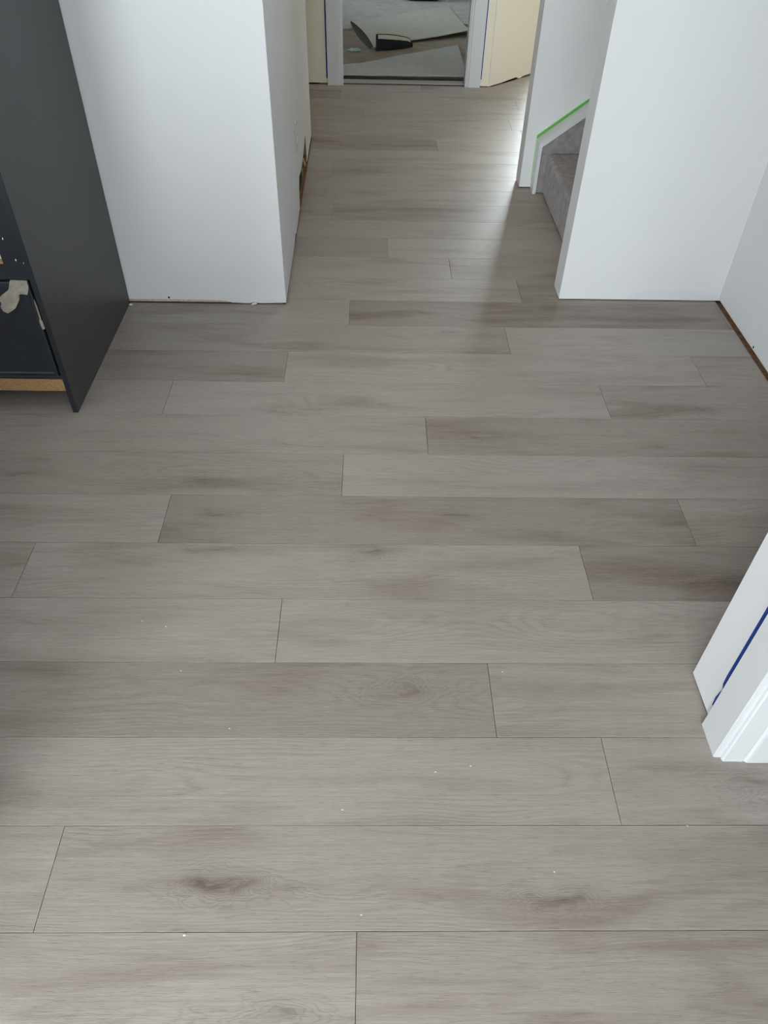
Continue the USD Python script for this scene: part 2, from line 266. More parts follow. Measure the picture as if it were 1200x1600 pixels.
def plank(poly, grain_org, seed, tone, knots):
    poly = shapely.geometry.polygon.orient(poly.simplify(1e-6)); b = mm(0.5); ring = np.array(poly.exterior.coords)[:-1]; n = len(ring)
    inner = poly.buffer(-b, join_style=2); top = ring
    if inner.geom_type == 'Polygon' and not inner.is_empty:
        ir = np.array(shapely.geometry.polygon.orient(inner).exterior.coords)[:-1]
        if len(ir) == n:
            idx = [int(np.argmin(((ir - p) ** 2).sum(1))) for p in ring]
            if len(set(idx)) == n: top = ir[idx]
    tp = Polygon(top); v2, f = trimesh.creation.triangulate_polygon(tp, engine='earcut')
    V = [np.c_[v2, np.zeros(len(v2))], np.c_[top, np.zeros(n)], np.c_[ring, np.full(n, -b * 0.9)], np.c_[ring, np.full(n, -mm(7.0))]]
    o = len(v2); F = list(map(tuple, f))
    a, bq, c = (f[0] if len(f) else (0, 0, 0)); 
    if np.cross(v2[bq] - v2[a], v2[c] - v2[a]) < 0: F = [t[::-1] for t in F]
    for lev in range(2):
        for i in range(n):
            j = (i + 1) % n; p, q2, r_, s_ = o + lev * n + i, o + lev * n + j, o + (lev + 1) * n + j, o + (lev + 1) * n + i
            F += [(p, s_, r_), (p, r_, q2)]
    V = np.vstack(V)
    m = usdkit.mesh(stage, numbered('/World/floor', 'plank'), (V * W, np.array(F)), M_wood)
    pv = UsdGeom.PrimvarsAPI(m); g = np.c_[(V[:, 0] - grain_org[0]) * W + seed * 3.1, (V[:, 1] - grain_org[1]) * W, np.full(len(V), seed * 1.7)]
    pv.CreatePrimvar('grain', Sdf.ValueTypeNames.Float3Array, 'vertex').Set(Vt.Vec3fArray.FromNumpy(g.astype(np.float32)))
    pv.CreatePrimvar('tone', Sdf.ValueTypeNames.FloatArray, 'vertex').Set(Vt.FloatArray.FromNumpy(np.full(len(V), tone, np.float32)))
    for k in range(3):
        kn = ((knots[k][0] - grain_org[0]) * W + seed * 3.1, (knots[k][1] - grain_org[1]) * W, knots[k][2]) if k < len(knots) else (0, 0, 0)
        pv.CreatePrimvar('knot_' + 'abc'[k], Sdf.ValueTypeNames.Float3Array, 'vertex').Set(Vt.Vec3fArray.FromNumpy(np.tile(np.array(kn, np.float32), (len(V), 1))))
seed = 0
for k in range(-17, 35):
    y0 = ROW0 + k; j0 = JOINT.get(k, rng.uniform(-4, 4))
    for i in range(-4, 5):
        seed += 1; x0 = j0 + i * LEN; g = mm(0.45)
        piece = sbox(x0 + g, y0 + g, x0 + LEN - g, y0 + 1 - g).intersection(floor_area)
        tone = TONE.get((k, i), max(-0.8, min(0.7, rng.gauss(0.1, 0.4))))
        kn = [q for q in KNOTS if x0 < q[0] < x0 + LEN and y0 < q[1] < y0 + 1][:3]
        for g_ in getattr(piece, 'geoms', [piece]):
            if g_.geom_type == 'Polygon' and g_.area > 0.02: plank(g_, (x0, y0 + 0.5), seed, tone, kn)

# ------------------------------------------------------------------ walls
T = 0.63
def wall(name, mesh, m=None): return obj(name, mesh, m or M_wall, thing(name, kind='structure')) if False else tag(obj(name, mesh, m or M_wall), kind='structure')
GAP = mm(9)
# kitchen end wall: its drywall sheet stops short of the floor with a torn lower edge
wk = thing('wall_kitchen', kind='structure')
wl_x = lambda y: -1.745 - (y - 14.13) * 0.0103            # hall face of the left wall (not quite square)
edge = [(-9.2, mm(15)), (-4.9, mm(15)), (-3.6, mm(15)), (-3.1, mm(14)), (-2.95, mm(11)), (-2.85, mm(5)), (-2.5, mm(3)), (-2.46, mm(5)), (-2.40, mm(9)), (-2.3, mm(4)), (-2.1, mm(5)), (-1.95, mm(8)), (-1.745, mm(7))]
obj('drywall', prism(Polygon([(XL, 0), (-9.2, 0)] + edge + [(-1.745, CEIL), (XL, CEIL)]), 14.13, 14.13 + mm(13), 'y'), M_wall, wk)
obj('gypsum_edge', prism(Polygon([(-5.1, mm(5)), (-3.2, mm(5.5)), (-2.9, mm(5)), (-2.88, mm(17)), (-5.1, mm(17))]), 14.13 + mm(2), 14.13 + mm(12), 'y'), M_gyp, wk)
obj('gypsum_edge', prism(Polygon([(-2.30, mm(2)), (-1.80, mm(3)), (-1.80, mm(12)), (-2.30, mm(12))]), 14.13 + mm(3), 14.13 + mm(12), 'y'), M_gyp, wk)
obj('sole_plate', box(XL, -1.80, 14.13 + mm(14), 14.13 + T, -mm(7), 0.22), M_plate, wk)
obj('stud_core', box(XL, -1.80, 14.13 + mm(13), 14.13 + T, 0.22, CEIL), M_stud, wk)
obj('torn_paper', hull([(-2.47, 14.08, mm(1)), (-2.40, 14.07, mm(1.5)), (-2.33, 14.10, mm(5)), (-2.38, 14.135, mm(9)), (-2.45, 14.13, mm(4)), (-2.36, 14.12, mm(8))]), M_paper, wk)
obj('screw_hole', prism(Polygon([(-4.129 + 0.022 * math.cos(a), 0.125 + 0.022 * math.sin(a)) for a in np.linspace(0, 6.28, 9)[:-1]]), 14.13 - mm(0.6), 14.13 + mm(1), 'y'), M_dark, wk)
# hall face of that wall: the sheet is broken open above the floor
hole = Polygon([(18.9, -1), (18.86, 0.30), (18.95, 0.56), (19.14, 0.735), (19.45, 0.70), (19.74, 0.645), (20.3, 0.69), (20.82, 0.70), (21.4, 0.79), (21.9, 0.87), (21.93, 0.6), (22.0, 0.3), (22.05, 0.12), (22.1, -1)])
he = [(14.13 + mm(13), mm(8)), (15.2, mm(9)), (15.9, mm(12)), (16.05, mm(9)), (16.8, mm(11)), (17.2, mm(26)), (17.35, mm(12)), (18.0, mm(10)), (18.6, mm(16)), (19, mm(10)), (22, mm(14)), (23, mm(12)), (24.4, mm(10))]
sheet = Polygon(he + [(24.4, CEIL), (14.13 + mm(13), CEIL)]).difference(hole)
hw = thing('wall_hall_left', kind='structure')
def skew(m):
    m = m.copy(); v = np.array(m.vertices); v[:, 0] += wl_x(v[:, 1]); m.vertices = v; return m
obj('drywall', skew(prism(sheet, -mm(0.8), 0, 'x')), M_wall, hw)
obj('gypsum_core', skew(prism(sheet.difference(hole.buffer(0.02)), -mm(13), -mm(0.8), 'x')), M_darkgyp, hw)
obj('sole_plate', skew(box(-T, -mm(14), 14.13 + T, 24.35, -mm(7), 0.05)), M_plate, hw)
obj('cavity_shade_block', skew(box(-T, -mm(13.3), 18.6, 20.95, 0.052, 0.95)), M_void_shade, hw)  # black block close behind the sheet: the cavity's deep shade as colour
obj('back_sheet', skew(cat(box(-T, -T + mm(13), 14.13 + T, 24.35, 0.16, CEIL), box(-T, -mm(13), 24.32, 24.4, mm(9), CEIL))), M_void_shade, hw)
obj('end_sheet', skew(box(-9 + 1.8, 0, 24.32, 24.4, mm(9), CEIL)), M_wall, hw)
obj('stud', skew(box(-T + mm(14), -mm(13.3), 20.97, 21.15, 0.052, CEIL)), M_stud, hw)
obj('stud', skew(box(-T + mm(14), -mm(14), 22.3, 22.5, 0.16, CEIL)), M_stud, hw)
obj('wood_block', skew(hull([(-mm(5), 21.75, 0.06), (-mm(5), 21.95, 0.06), (-mm(8), 21.05, 0.62), (-mm(8), 20.9, 0.55), (-mm(12.5), 21.75, 0.06), (-mm(12.5), 20.95, 0.6)])), M_stud, hw)
ins = trimesh.creation.icosphere(3, 0.5); v = np.array(ins.vertices); v *= (1 + 0.35 * (meshkit.fbm(v * 5, 3, 3) - 0.5))[:, None]; v *= [0.34, 1.5, 1.7]; v += [-0.235, 21.72, 0.72]; ins.vertices = v
obj('insulation', skew(ins), M_insul, hw)
obj('broken_gypsum', skew(prism(Polygon([(20.3, 0.70), (20.82, 0.71), (21.4, 0.80), (21.9, 0.89), (21.86, 0.72), (21.3, 0.62), (20.8, 0.55), (20.45, 0.5)]), -mm(11), -mm(4), 'x')), M_gyp, hw)
wall('wall_side', box(XL - T, XL, YB, 14.13, 0, CEIL)) if False else None
# far wall with the bedroom door
fw_ = thing('wall_far', kind='structure')
DX0, DX1, DH = -1.06, 3.31, 11.3
for x0, x1, z0 in ((-9, DX0 - 0.1, GAP), (DX1 + 0.1, 4.14, mm(6))): obj('drywall', box(x0, x1, 30.0, 30.0 + T, z0, CEIL), M_cream, fw_)
obj('drywall', box(DX0 - 0.1, DX1 + 0.1, 30.0, 30.0 + T, DH + 0.1, CEIL), M_cream, fw_)
obj('sole_plate', box(-1.9, DX0 - 0.1, 30.03, 30.0 + T, -mm(7), GAP), M_plate, fw_)
obj('sole_plate', box(DX1 + 0.1, 4.14, 30.03, 30.0 + T, -mm(7), GAP), M_plate, fw_)
obj('dark_gap', box(-9, -1.9, 30.04, 30.0 + T, -mm(7), GAP), M_void_shade, fw_)  # black filler block, shade under the drywall put into its colour
# diagonal wall beside it
dw = thing('wall_diagonal', kind='structure')
A, B = np.array([4.16, 30.0]), np.array([6.05, 31.86]); d = (B - A) / np.linalg.norm(B - A); nrm = np.array([-d[1], d[0]])
LD = float(np.linalg.norm(B - A))
def diag(m):
    m = m.copy(); v = np.array(m.vertices); xy = A + v[:, :1] * d + v[:, 1:2] * nrm; m.vertices = np.c_[xy, v[:, 2]]; return m
obj('drywall', diag(prism(Polygon([(0, mm(4)), (0.9, mm(5)), (1.0, mm(7)), (1.62, mm(11)), (1.7, mm(6)), (1.9, mm(3)), (2.1, mm(7)), (LD, mm(7)), (LD, CEIL), (0, CEIL)]), 0, mm(13), 'y')), M_cream, dw)
obj('sole_plate', diag(box(1.7, LD, mm(14), T * 0.9, -mm(7), 0.2)), M_plate, dw)
obj('sole_plate', diag(box(0, 0.9, mm(14), T * 0.9, -mm(7), 0.2)), M_plate, dw)
obj('dark_gap', diag(box(0.9, 1.7, mm(14), T * 0.9, -mm(7), 0.2)), M_void_shade, dw)  # black filler block painted as the shaded gap below the sheet
obj('stud_core', diag(box(0, LD, mm(13), T * 0.9, 0.2, CEIL)), M_stud, dw)
obj('filler_lump', diag(box(1.72, 1.92, -mm(4), mm(8), 0, mm(9), mm(3))), M_speck, dw)
# the post beside the stairs, the pillar wall, the alcove and the near doorway
wall('wall_post', box(3.955, 14.0, 20.6, 21.2, mm(4), CEIL, mm(2)))
wall('wall_pillar', box(3.95, 14.0, 14.475, 15.05, mm(3), CEIL, mm(2)), M_pillar)
wa = thing('wall_alcove', kind='structure')
obj('drywall', box(AX, AX + T, 4.4, 14.475, mm(11), CEIL), M_wall, wa)
obj('sole_plate', box(AX + mm(13), AX + T, 4.4, 14.475, -mm(7), mm(11)), M_plate, wa)
obj('screw_hole', prism(Polygon([(12.507 + 0.02 * math.cos(a), 0.11 + 0.03 * math.sin(a)) for a in np.linspace(0, 6.28, 9)[:-1]]), AX - mm(0.6), AX + mm(1), 'x'), M_dark, wa)
wall('wall_right', cat(box(3.95, 4.58, 4.12, 5.2, mm(3), CEIL, mm(2)), box(4.5, AX + T, 4.57, 5.2, 0, CEIL), box(3.95, 4.58, -0.6, 4.12, DH + 0.1, CEIL), box(3.95, 4.58, YB, -0.6, 0, CEIL)))
# hidden shell: what closes the rooms out of view
wall('wall_left', box(XL - T, XL, YB, 14.2, 0, CEIL))
wall('wall_back', cat(box(XL - T, -13.4, YB - T, YB, 0, CEIL), box(-6.4, -3.4, YB - T, YB, 0, CEIL), box(2.3, 4.58, YB - T, YB, 0, CEIL), box(-3.4, 2.3, YB - T, YB, 11.6, CEIL), box(-3.4, 2.3, YB - T, YB, 0, 2.4), box(-13.4, -6.4, YB - T, YB, 12.6, CEIL), box(-13.4, -6.4, YB - T, YB, 0, 0.4)))
wall('wall_side_room', cat(box(13.5, 13.5 + T, -8, 4.57, 0, CEIL), box(4.58, 14.1, -8 - T, -8, 0, CEIL), box(AX + T, 14.1, 4.57, 5.2, 0, CEIL)))
wall('wall_stairwell', box(14.0, 14.0 + T, 14.475, 21.2, 0, CEIL))
wall('wall_entry', cat(box(6.05, 6.05 + 0.3, 32.2, 37.6, 0, CEIL), box(13.5, 13.5 + T, 21.2, 37.6, 0, CEIL), box(6.05, 6.9, 37.0, 37.6, 0, CEIL), box(10.4, 14.1, 37.0, 37.6, 0, CEIL), box(6.9, 10.4, 37.0, 37.6, 12.4, CEIL), box(6.9, 10.4, 37.0, 37.6, 0, 1.2)), M_cream)
wall('wall_hall_end', box(-9 - T, -9, 24.3, 30.6, 0, CEIL), M_cream)
wall('wall_bedroom', cat(box(-9 - T, -9, 30, 40, 0, CEIL), box(-9 - T, -9, 48, 54, 0, CEIL), box(-9 - T, -9, 40, 48, 0, 4.2), box(-9 - T, -9, 40, 48, 10.8, CEIL), box(-9, 6.4, 54, 54 + T, 0, CEIL), box(6.05, 6.35, 37.6, 54, 0, CEIL)))
wall('ceiling', cat(box(XL - T, 14.7, YB - T, 54.7, CEIL, CEIL + 1)), M_ceil)
def window(name, u0, u1, z0, z1, at, axis, mull):
    t = thing(name, kind='structure'); e = 0.3
    mk = (lambda a0, a1, b0, b1, c0, c1: box(a0, a1, at + b0, at + b1, c0, c1, mm(3))) if axis == 'y' else (lambda a0, a1, b0, b1, c0, c1: box(at + b0, at + b1, a0, a1, c0, c1, mm(3)))
    for a0, a1, c0, c1 in [(u0, u0 + e, z0, z1), (u1 - e, u1, z0, z1), (u0 + e, u1 - e, z0, z0 + e), (u0 + e, u1 - e, z1 - e, z1)] + [(m - e / 2, m + e / 2, z0 + e, z1 - e) for m in mull]:
        obj('window_frame', mk(a0, a1, -0.2, 0.2, c0, c1), M_trim, t)
    ms = [u0 + e / 2] + list(mull) + [u1 - e / 2]
    for a, b in zip(ms, ms[1:]): obj('pane', mk(a + e / 2, b - e / 2, -0.03, 0.03, z0 + e, z1 - e), M_glass, t)
window('window_1', -13.4, -6.4, 0.4, 12.6, YB - T / 2, 'y', [-9.9])
window('window_4', -3.4, 2.3, 2.4, 11.6, YB - T / 2, 'y', [])  # unseen window added to carry the fill light for the walls
window('window_2', 6.9, 10.4, 1.2, 12.4, 37.3, 'y', [])
window('window_3', 40, 48, 4.2, 10.8, -9 - T / 2, 'x', [44])

# ------------------------------------------------------------------ doors' trim
def profile_casing(x0, x1, y0, y1, z0, z1, inner):      # flat casing, a stepped bead on the door side, built along z
    s = 1 if inner > 0 else -1; a, b = (x0, x1) if s > 0 else (x1, x0)
    pts = [(a, y1), (a, y0 + mm(2)), (a + s * mm(2), y0), (b - s * mm(24), y0), (b - s * mm(21), y0 + mm(3)), (b - s * mm(12), y0 + mm(3)), (b - s * mm(8), y0 + mm(6)), (b - s * mm(2), y0 + mm(7)), (b, y0 + mm(9)), (b, y1)]
    return prism(Polygon(pts), z0, z1, 'z')
d1 = thing('door_1', kind='structure')
obj('casing', profile_casing(-1.60, -1.04, 29.91, 30.0, 0, DH + 0.5, 1), M_trim, d1)
obj('casing', profile_casing(3.29, 3.84, 29.91, 30.0, 0, DH + 0.5, -1), M_trim, d1)
obj('casing', box(-1.04, 3.29, 29.91, 30.0, DH, DH + 0.5, mm(2)), M_trim, d1)
for x0, x1 in ((DX0 - 0.1, DX0), (DX1, DX1 + 0.1)): obj('door_jamb', box(x0, x1, 29.98, 30.66, 0, DH, mm(2)), M_trim, d1)
obj('door_jamb', box(DX0, DX1, 29.98, 30.66, DH, DH + 0.1, mm(2)), M_trim, d1)
obj('threshold_strip', box(DX0, DX1, 30.16, 30.55, -mm(6), mm(9), mm(3)), M_roomfl if False else paint('threshold_vinyl', (0.36, 0.33, 0.30), 0.4), d1)
obj('dark_gap', box(DX0, DX1, 30.07, 30.17, -mm(7), mm(1)), M_dark, d1)
d2 = thing('door_2', kind='structure')
# casing on the hall face (x = 3.95), running along z; section in x-y
obj('casing', prism(Polygon([(3.95, 4.515), (3.862, 4.515), (3.852, 4.505), (3.852, 4.112), (3.858, 4.100), (3.885, 4.098), (3.93, 4.098), (3.95, 4.115)]), 0, DH + 0.5, 'z'), M_trim, d2)
jamb = Polygon([(3.932, 4.13), (3.932, 4.066), (3.945, 4.048), (4.16, 4.044), (4.172, 4.052), (4.184, 4.046), (4.20, 4.034), (4.225, 4.030), (4.45, 4.030), (4.465, 4.035), (4.47, 4.044), (4.62, 4.044), (4.62, 4.13)])
obj('door_jamb', prism(jamb, 0, DH, 'z'), M_trim, d2)
obj('door_jamb', box(3.93, 4.62, -0.5, -0.4, 0, DH), M_trim, d2)
obj('door_jamb', box(3.93, 4.62, -0.4, 4.13, DH, DH + 0.1), M_trim, d2)
obj('casing', box(3.852, 3.95, -0.91, -0.47, 0, DH + 0.5, mm(2)), M_trim, d2)
obj('casing', box(3.852, 3.95, -0.47, 4.515, DH + 0.05, DH + 0.5, mm(2)), M_trim, d2)

# ------------------------------------------------------------------ tall oven cabinet
cb = thing('kitchen_cabinet', (-7.1, 12.2, 0), 'tall charcoal kitchen cabinet with bare toe strip standing against the white wall', 'cabinet')
PX0, PX1, FY, CH = -5.022, -4.937, 10.36, 12.4
ep = obj('end_panel', box(PX0, PX1, FY + mm(1), 14.1, 0, CH), M_panel, cb); obj('edge_band', box(PX0, PX1, FY, FY + mm(1), 0, CH, mm(0.4)), M_navy, ep)
obj('end_panel', box(-9.3, -9.2, FY, 14.1, 0, CH, mm(1.2)), M_panel, cb)
frame = Polygon([(-9.2, 2.40), (PX0, 2.40), (PX0, CH - 0.1), (-9.2, CH - 0.1)]).difference(Polygon([(-8.95, 2.64), (-5.325, 2.64), (-5.325, 6.2), (-8.95, 6.2)])).difference(Polygon([(-8.95, 6.6), (-5.325, 6.6), (-5.325, 11.9), (-8.95, 11.9)]))
fr = obj('face_frame', prism(frame, FY + mm(2), FY + mm(20), 'y'), M_navy, cb)
obj('bare_edge', box(-8.95, -5.325, FY + mm(3), FY + mm(21), 2.61, 2.672, mm(1)), M_mdf, fr)
for x, z, rr in ((-5.128, 2.703, 0.012), (-5.03, 2.66, 0.009), (-5.02, 2.63, 0.009), (-5.21, 3.02, 0.012)):
    obj('paint_speck', prism(Polygon([(x + rr * math.cos(a) * 0.7, z + rr * 1.6 * math.sin(a) + 0.4 * rr * math.cos(a)) for a in np.linspace(0, 6.28, 8)[:-1]]), FY + mm(1.3), FY + mm(2.5), 'y'), M_speck, fr)
obj('oven_niche', cat(box(-9.2, -9.0, FY + mm(20), 14.0, 2.4, CH - 0.1), box(-5.28, PX0, FY + mm(20), 14.0, 2.4, CH - 0.1), box(-9.0, -5.28, 13.9, 14.0, 2.4, CH - 0.1), box(-9.0, -5.28, FY + mm(22), 13.9, 2.55, 2.65), box(-9.0, -5.28, FY + mm(22), 13.9, 6.25, 6.5)), M_mel, cb)
obj('top_panel', box(-9.2, PX0, FY, 14.1, CH - 0.1, CH), M_panel, cb)
# drawer front with an eased, slightly raised edge
def drawer_front(x0, x1, z0, z1):
    rings = []
    for inset, y in ((0.0, FY + mm(20)), (0.0, FY + mm(5)), (mm(1.5), FY + mm(2)), (mm(4), FY + mm(1)), (mm(9), FY + mm(1)), (mm(12), FY + mm(3)), (mm(13), FY + mm(3))):
        rings.append([(x0 + inset, y, z0 + inset), (x1 - inset, y, z0 + inset), (x1 - inset, y, z1 - inset), (x0 + inset, y, z1 - inset)])
    return loft(rings)
dr = obj('drawer', drawer_front(-9.18, -5.062, 0.725, 2.365), M_navy, cb)
obj('drawer_box', box(-9.0, -5.2, FY + mm(22), 13.8, 0.8, 2.3), M_mel, cb)
obj('bottom_rail', box(-9.2, PX0, FY + mm(3), FY + mm(20), 0.655, 0.715, mm(1)), M_navy, cb)
obj('toe_strip', box(-9.2, PX0 - 0.002, FY + mm(5), FY + mm(21), 0.415, 0.655, mm(1)), M_mdf, cb)
obj('toe_kick', box(-9.2, PX0, FY + 0.75, FY + 0.85, 0, 0.6), M_navy, cb)
# masking tape stuck on the drawer and its edge
def ribbon(poly, y, seed, amp):
    poly = Polygon(poly); x0, z0, x1, z1 = poly.bounds; s = 0.03
    gx, gz = np.arange(x0, x1 + s, s), np.arange(z0, z1 + s, s); parts = []
    cells = [sbox(a, b, a + s, b + s).intersection(poly) for a in gx for b in gz]
    V, F, key = [], [], {}
    def vid(p):
        k = (round(p[0], 5), round(p[1], 5))
        if k not in key: key[k] = len(V); V.append(k)
        return key[k]
    for c in cells:
        for c_ in getattr(c, 'geoms', [c]):
            if c_.geom_type != 'Polygon' or c_.area < 1e-7: continue
            q = list(shapely.geometry.polygon.orient(c_).exterior.coords)[:-1]; ids = [vid(p) for p in q]
            F += [(ids[0], ids[i], ids[i + 1]) for i in range(1, len(ids) - 1)]
    P = np.array(V); h = amp * meshkit.fbm(np.c_[P * 9, np.full(len(P), seed)], 3, seed)
    top = np.c_[P[:, 0], y - mm(0.6) - h, P[:, 1]]; bot = np.c_[P[:, 0], np.full(len(P), y), P[:, 1]]; n = len(P); F = np.array(F)
    ed = trimesh.Trimesh(top, F, process=False); e = ed.edges; es = np.sort(e, 1); u, inv, cnt = np.unique(es, axis=0, return_inverse=True, return_counts=True); bd = e[cnt[inv.ravel()] == 1]
    F2 = [F, F[:, ::-1] + n] + [np.array([(a + n, b, a), (a + n, b + n, b)]) for a, b in bd]
    m = trimesh.Trimesh(np.vstack([top, bot]), np.vstack(F2), process=False); m.fix_normals(); return m
obj('masking_tape', ribbon([(-5.30, 2.40), (-5.055, 2.395), (-5.065, 2.28), (-5.115, 2.175), (-5.24, 2.185), (-5.262, 2.09), (-5.36, 1.95), (-5.44, 1.90), (-5.50, 1.865), (-5.56, 1.90), (-5.575, 1.98), (-5.54, 2.03), (-5.575, 2.10), (-5.47, 2.18), (-5.38, 2.24), (-5.35, 2.30)], FY + mm(0.6), 3, mm(9)), M_mask, base=(-5.3, FY, 1.87))
tag(stage.GetPrimAtPath('/World/masking_tape'), 'crumpled tan masking tape hanging from the top of the charcoal drawer front', 'tape')
obj('masking_tape', ribbon([(-5.050, 2.09), (-5.036, 2.02), (-5.036, 1.80), (-5.040, 1.74), (-5.028, 1.73), (-5.026, 1.60), (-5.066, 1.58), (-5.078, 1.72), (-5.060, 1.78), (-5.058, 1.95)], FY + mm(0.8), 5, mm(3)), M_mask, base=(-5.05, FY, 1.58))
tag(stage.GetPrimAtPath('/World/masking_tape_001'), 'narrow torn sliver of tan tape on the right edge of the charcoal drawer', 'tape')

# kitchen island left of the picture: its corner shades the floor
isl = thing('kitchen_island', (-7.9, 3.7, 0), 'charcoal kitchen island with matching worktop left of the picture', 'kitchen island')
obj('body', box(-11.3, -4.18, 2.0, 4.1, 0.55, 4.2, mm(2)), M_panel, isl)
obj('plinth', box(-11.0, -4.3, 2.2, 4.0, 0, 0.55), M_navy, isl)
obj('worktop', box(-11.5, -4.13, 1.9, 4.2, 4.2, 4.4, mm(3)), M_panel, isl)
# ------------------------------------------------------------------ stairs
st = thing('staircase', (5.0, 17.8, 0), 'grey carpeted stairs rising to the right behind the white pillar wall', 'stairs')
def carpet_block(x0, x1, y0, y1, z0, z1, seed):
    m = manifold3d.Manifold.hull(manifold3d.Manifold.compose([manifold3d.Manifold.sphere(mm(22), 16).translate(p) for p in [(a, b, c) for a in (x0 + mm(22), x1) for b in (y0, y1 - mm(22) * 0) for c in (z0, z1 - mm(22))]]))
    m = m.refine_to_length(0.08).to_mesh(); v = np.array(m.vert_properties[:, :3], float); v += ((meshkit.fbm(v * 26, 3, seed) - 0.5) * mm(5))[:, None] * np.array([1, 0.4, 1])
    return trimesh.Trimesh(v, np.array(m.tri_verts), process=False)
for i in range(4):
    obj('step', carpet_block(4.50 + 1.45 * i, 13.8, 15.2, 20.15, 0.12, 1.02 * (i + 1), i), M_stairc, st, smooth=50)
sl = 0.755
obj('stringer', prism(Polygon([(4.335, mm(2)), (4.335, 1.19), (8.0, 1.19 + 3.665 * sl), (13.9, 1.19 + 3.665 * sl), (13.9, mm(2))]), 20.26, 20.59, 'y'), M_stairc, st)
cap = Polygon([(4.252, 0), (4.252, 1.262), (8.0, 1.262 + 3.748 * sl), (8.0, 1.16 + 3.662 * sl), (4.338, 1.175), (4.338, 0)])
obj('stringer_cap', prism(cap, 20.19, 20.59, 'y'), M_trim, st)
tp = thing('green_tape', (4.26, 20.59, 0.2), 'strip of green painter tape along the sloped white stair trim', 'tape')
y_ = 20.6
obj('sloped_strip', prism(Polygon([(4.245, 1.262 - 0.005), (4.238, 1.33), (6.9, 1.33 + 2.662 * sl), (6.9, 1.27 + 2.648 * sl)]), y_ - mm(1.0), y_ - mm(0.1), 'y'), M_green, tp)
obj('upright_strip', prism(Polygon([(4.250, 0.22), (4.250, 1.27), (4.236, 1.30), (4.226, 1.30), (4.240, 0.22)]), y_ - mm(1.0), y_ - mm(0.1), 'y'), M_lime, tp)
obj('tape_edge', prism(Polygon([(4.238, 1.33), (4.236, 1.345), (6.9, 1.345 + 2.664 * sl), (6.9, 1.33 + 2.662 * sl)]), y_ - mm(1.2), y_ - mm(0.1), 'y'), M_lime, tp)

# ------------------------------------------------------------------ blue tape beside the casings, outlet cover
ta = obj('blue_tape', prism(Polygon([(4.53, 0.25), (4.630, 0.22), (4.645, 0.36), (4.630, 0.47), (4.610, 0.56), (4.650, 0.62), (4.660, 0.75), (4.668, 9.0), (4.517, 9.0), (4.517, 0.60), (4.512, 0.48), (4.517, 0.40)]), 3.95 - mm(1.6), 3.95 - mm(0.1), 'x'), M_blue, base=(3.95, 4.55, 0.22))
tag(ta, 'blue painter tape along the white door casing at the right edge of the frame', 'tape')
ta = obj('blue_tape', prism(Polygon([(-1.645, 0.2), (-1.603, 0.2), (-1.603, 8.0), (-1.645, 8.0)]), 30.0 - mm(1.4), 30.0 - mm(0.1), 'y'), M_blue, base=(-1.62, 30.0, 0.2))
tag(ta, 'blue painter tape along the left casing of the far bedroom doorway', 'tape')
ta = obj('blue_tape', prism(Polygon([(3.842, 0.25), (3.880, 0.25), (3.888, 8.0), (3.842, 8.0)]), 30.0 - mm(1.4), 30.0 - mm(0.1), 'y'), M_blue, base=(3.86, 30.0, 0.25))
tag(ta, 'blue painter tape along the right casing of the far bedroom doorway', 'tape')
oc = thing('outlet_cover', (wl_x(18.78), 18.78, 1.48), 'white outlet cover plate on the left hall wall above the broken drywall', 'outlet')
obj('plate', skew(box(0, mm(6), 18.58, 18.98, 1.48, 2.12, mm(2.5))), M_trim, oc)
for z in (1.64, 1.86): obj('socket', skew(box(mm(5), mm(7.5), 18.70, 18.86, z, z + 0.14, mm(1))), M_mel, oc)

# ------------------------------------------------------------------ bedroom beyond the door
rf = thing('floor_bedroom', kind='structure')
obj('subfloor', prism(Polygon([(-9, 30.3), (4.2, 30.3), (6.0, 32.1), (6.0, 54), (-9, 54)]), -1.0, 0, 'z'), M_roomfl, rf)
obj('tack_strip', box(DX0 - 0.3, DX1 + 0.3, 30.68, 30.92, 0, mm(9), mm(2)), M_dark, rf)
ga = obj('carpet', prism(Polygon([(-8.9, 38.2), (-1.15, 38.2), (1.1, 40.0), (3.3, 42.0), (3.5, 39.6), (5.9, 39.3), (5.9, 53.8), (-8.9, 53.8)]), mm(0.5), mm(15), 'z'), M_roomc, base=(0, 46, 0)); tag(ga, 'pale speckled grey carpet still lying at the back of the far bedroom', 'carpet')
def sheet_mesh(poly, height, seed, th=mm(8), s=0.16):
    poly = Polygon(poly); tri = trimesh.creation.extrude_polygon(poly, th, engine='earcut'); m = trimesh.Trimesh(tri.vertices, tri.faces)
    m = manifold3d.Manifold(manifold3d.Mesh(np.array(m.vertices, np.float32), np.array(m.faces, np.uint32))).refine_to_length(s).to_mesh(); v = np.array(m.vert_properties[:, :3], float)
    v[:, 2] += mm(1) + np.array([height(x, y) for x, y in v[:, :2]]) + mm(6) * (meshkit.fbm(np.c_[v[:, :2] * 1.3, np.zeros(len(v))], 2, seed))
    return trimesh.Trimesh(v, np.array(m.tri_verts), process=False)
u1 = obj('underlay_sheet', sheet_mesh([(-1.6, 31.05), (3.5, 31.2), (3.52, 35.75), (1.5, 34.3), (-0.5, 32.65), (-1.6, 32.3)], lambda x, y: 0.0, 2), M_pad, smooth=40, base=(1, 33, 0)); tag(u1, 'pale grey underlay sheet lying just inside the far bedroom doorway', 'underlay')
cs = thing('carpet_sheet', (1.6, 38, 0), 'loose off-white backed carpet sheet with a curled corner on the bedroom floor', 'carpet')
def lift(x, y):
    t = (y - (35.0 + (x - 0.1) * 0.62)) / 1.1
    return 0.13 * max(0, 1 - max(t, 0)) ** 2 * min(1, max(0, (x - 0.3) / 0.8)) + mm(17) * min(1, max(0, (y - 36.6) / 1.2))
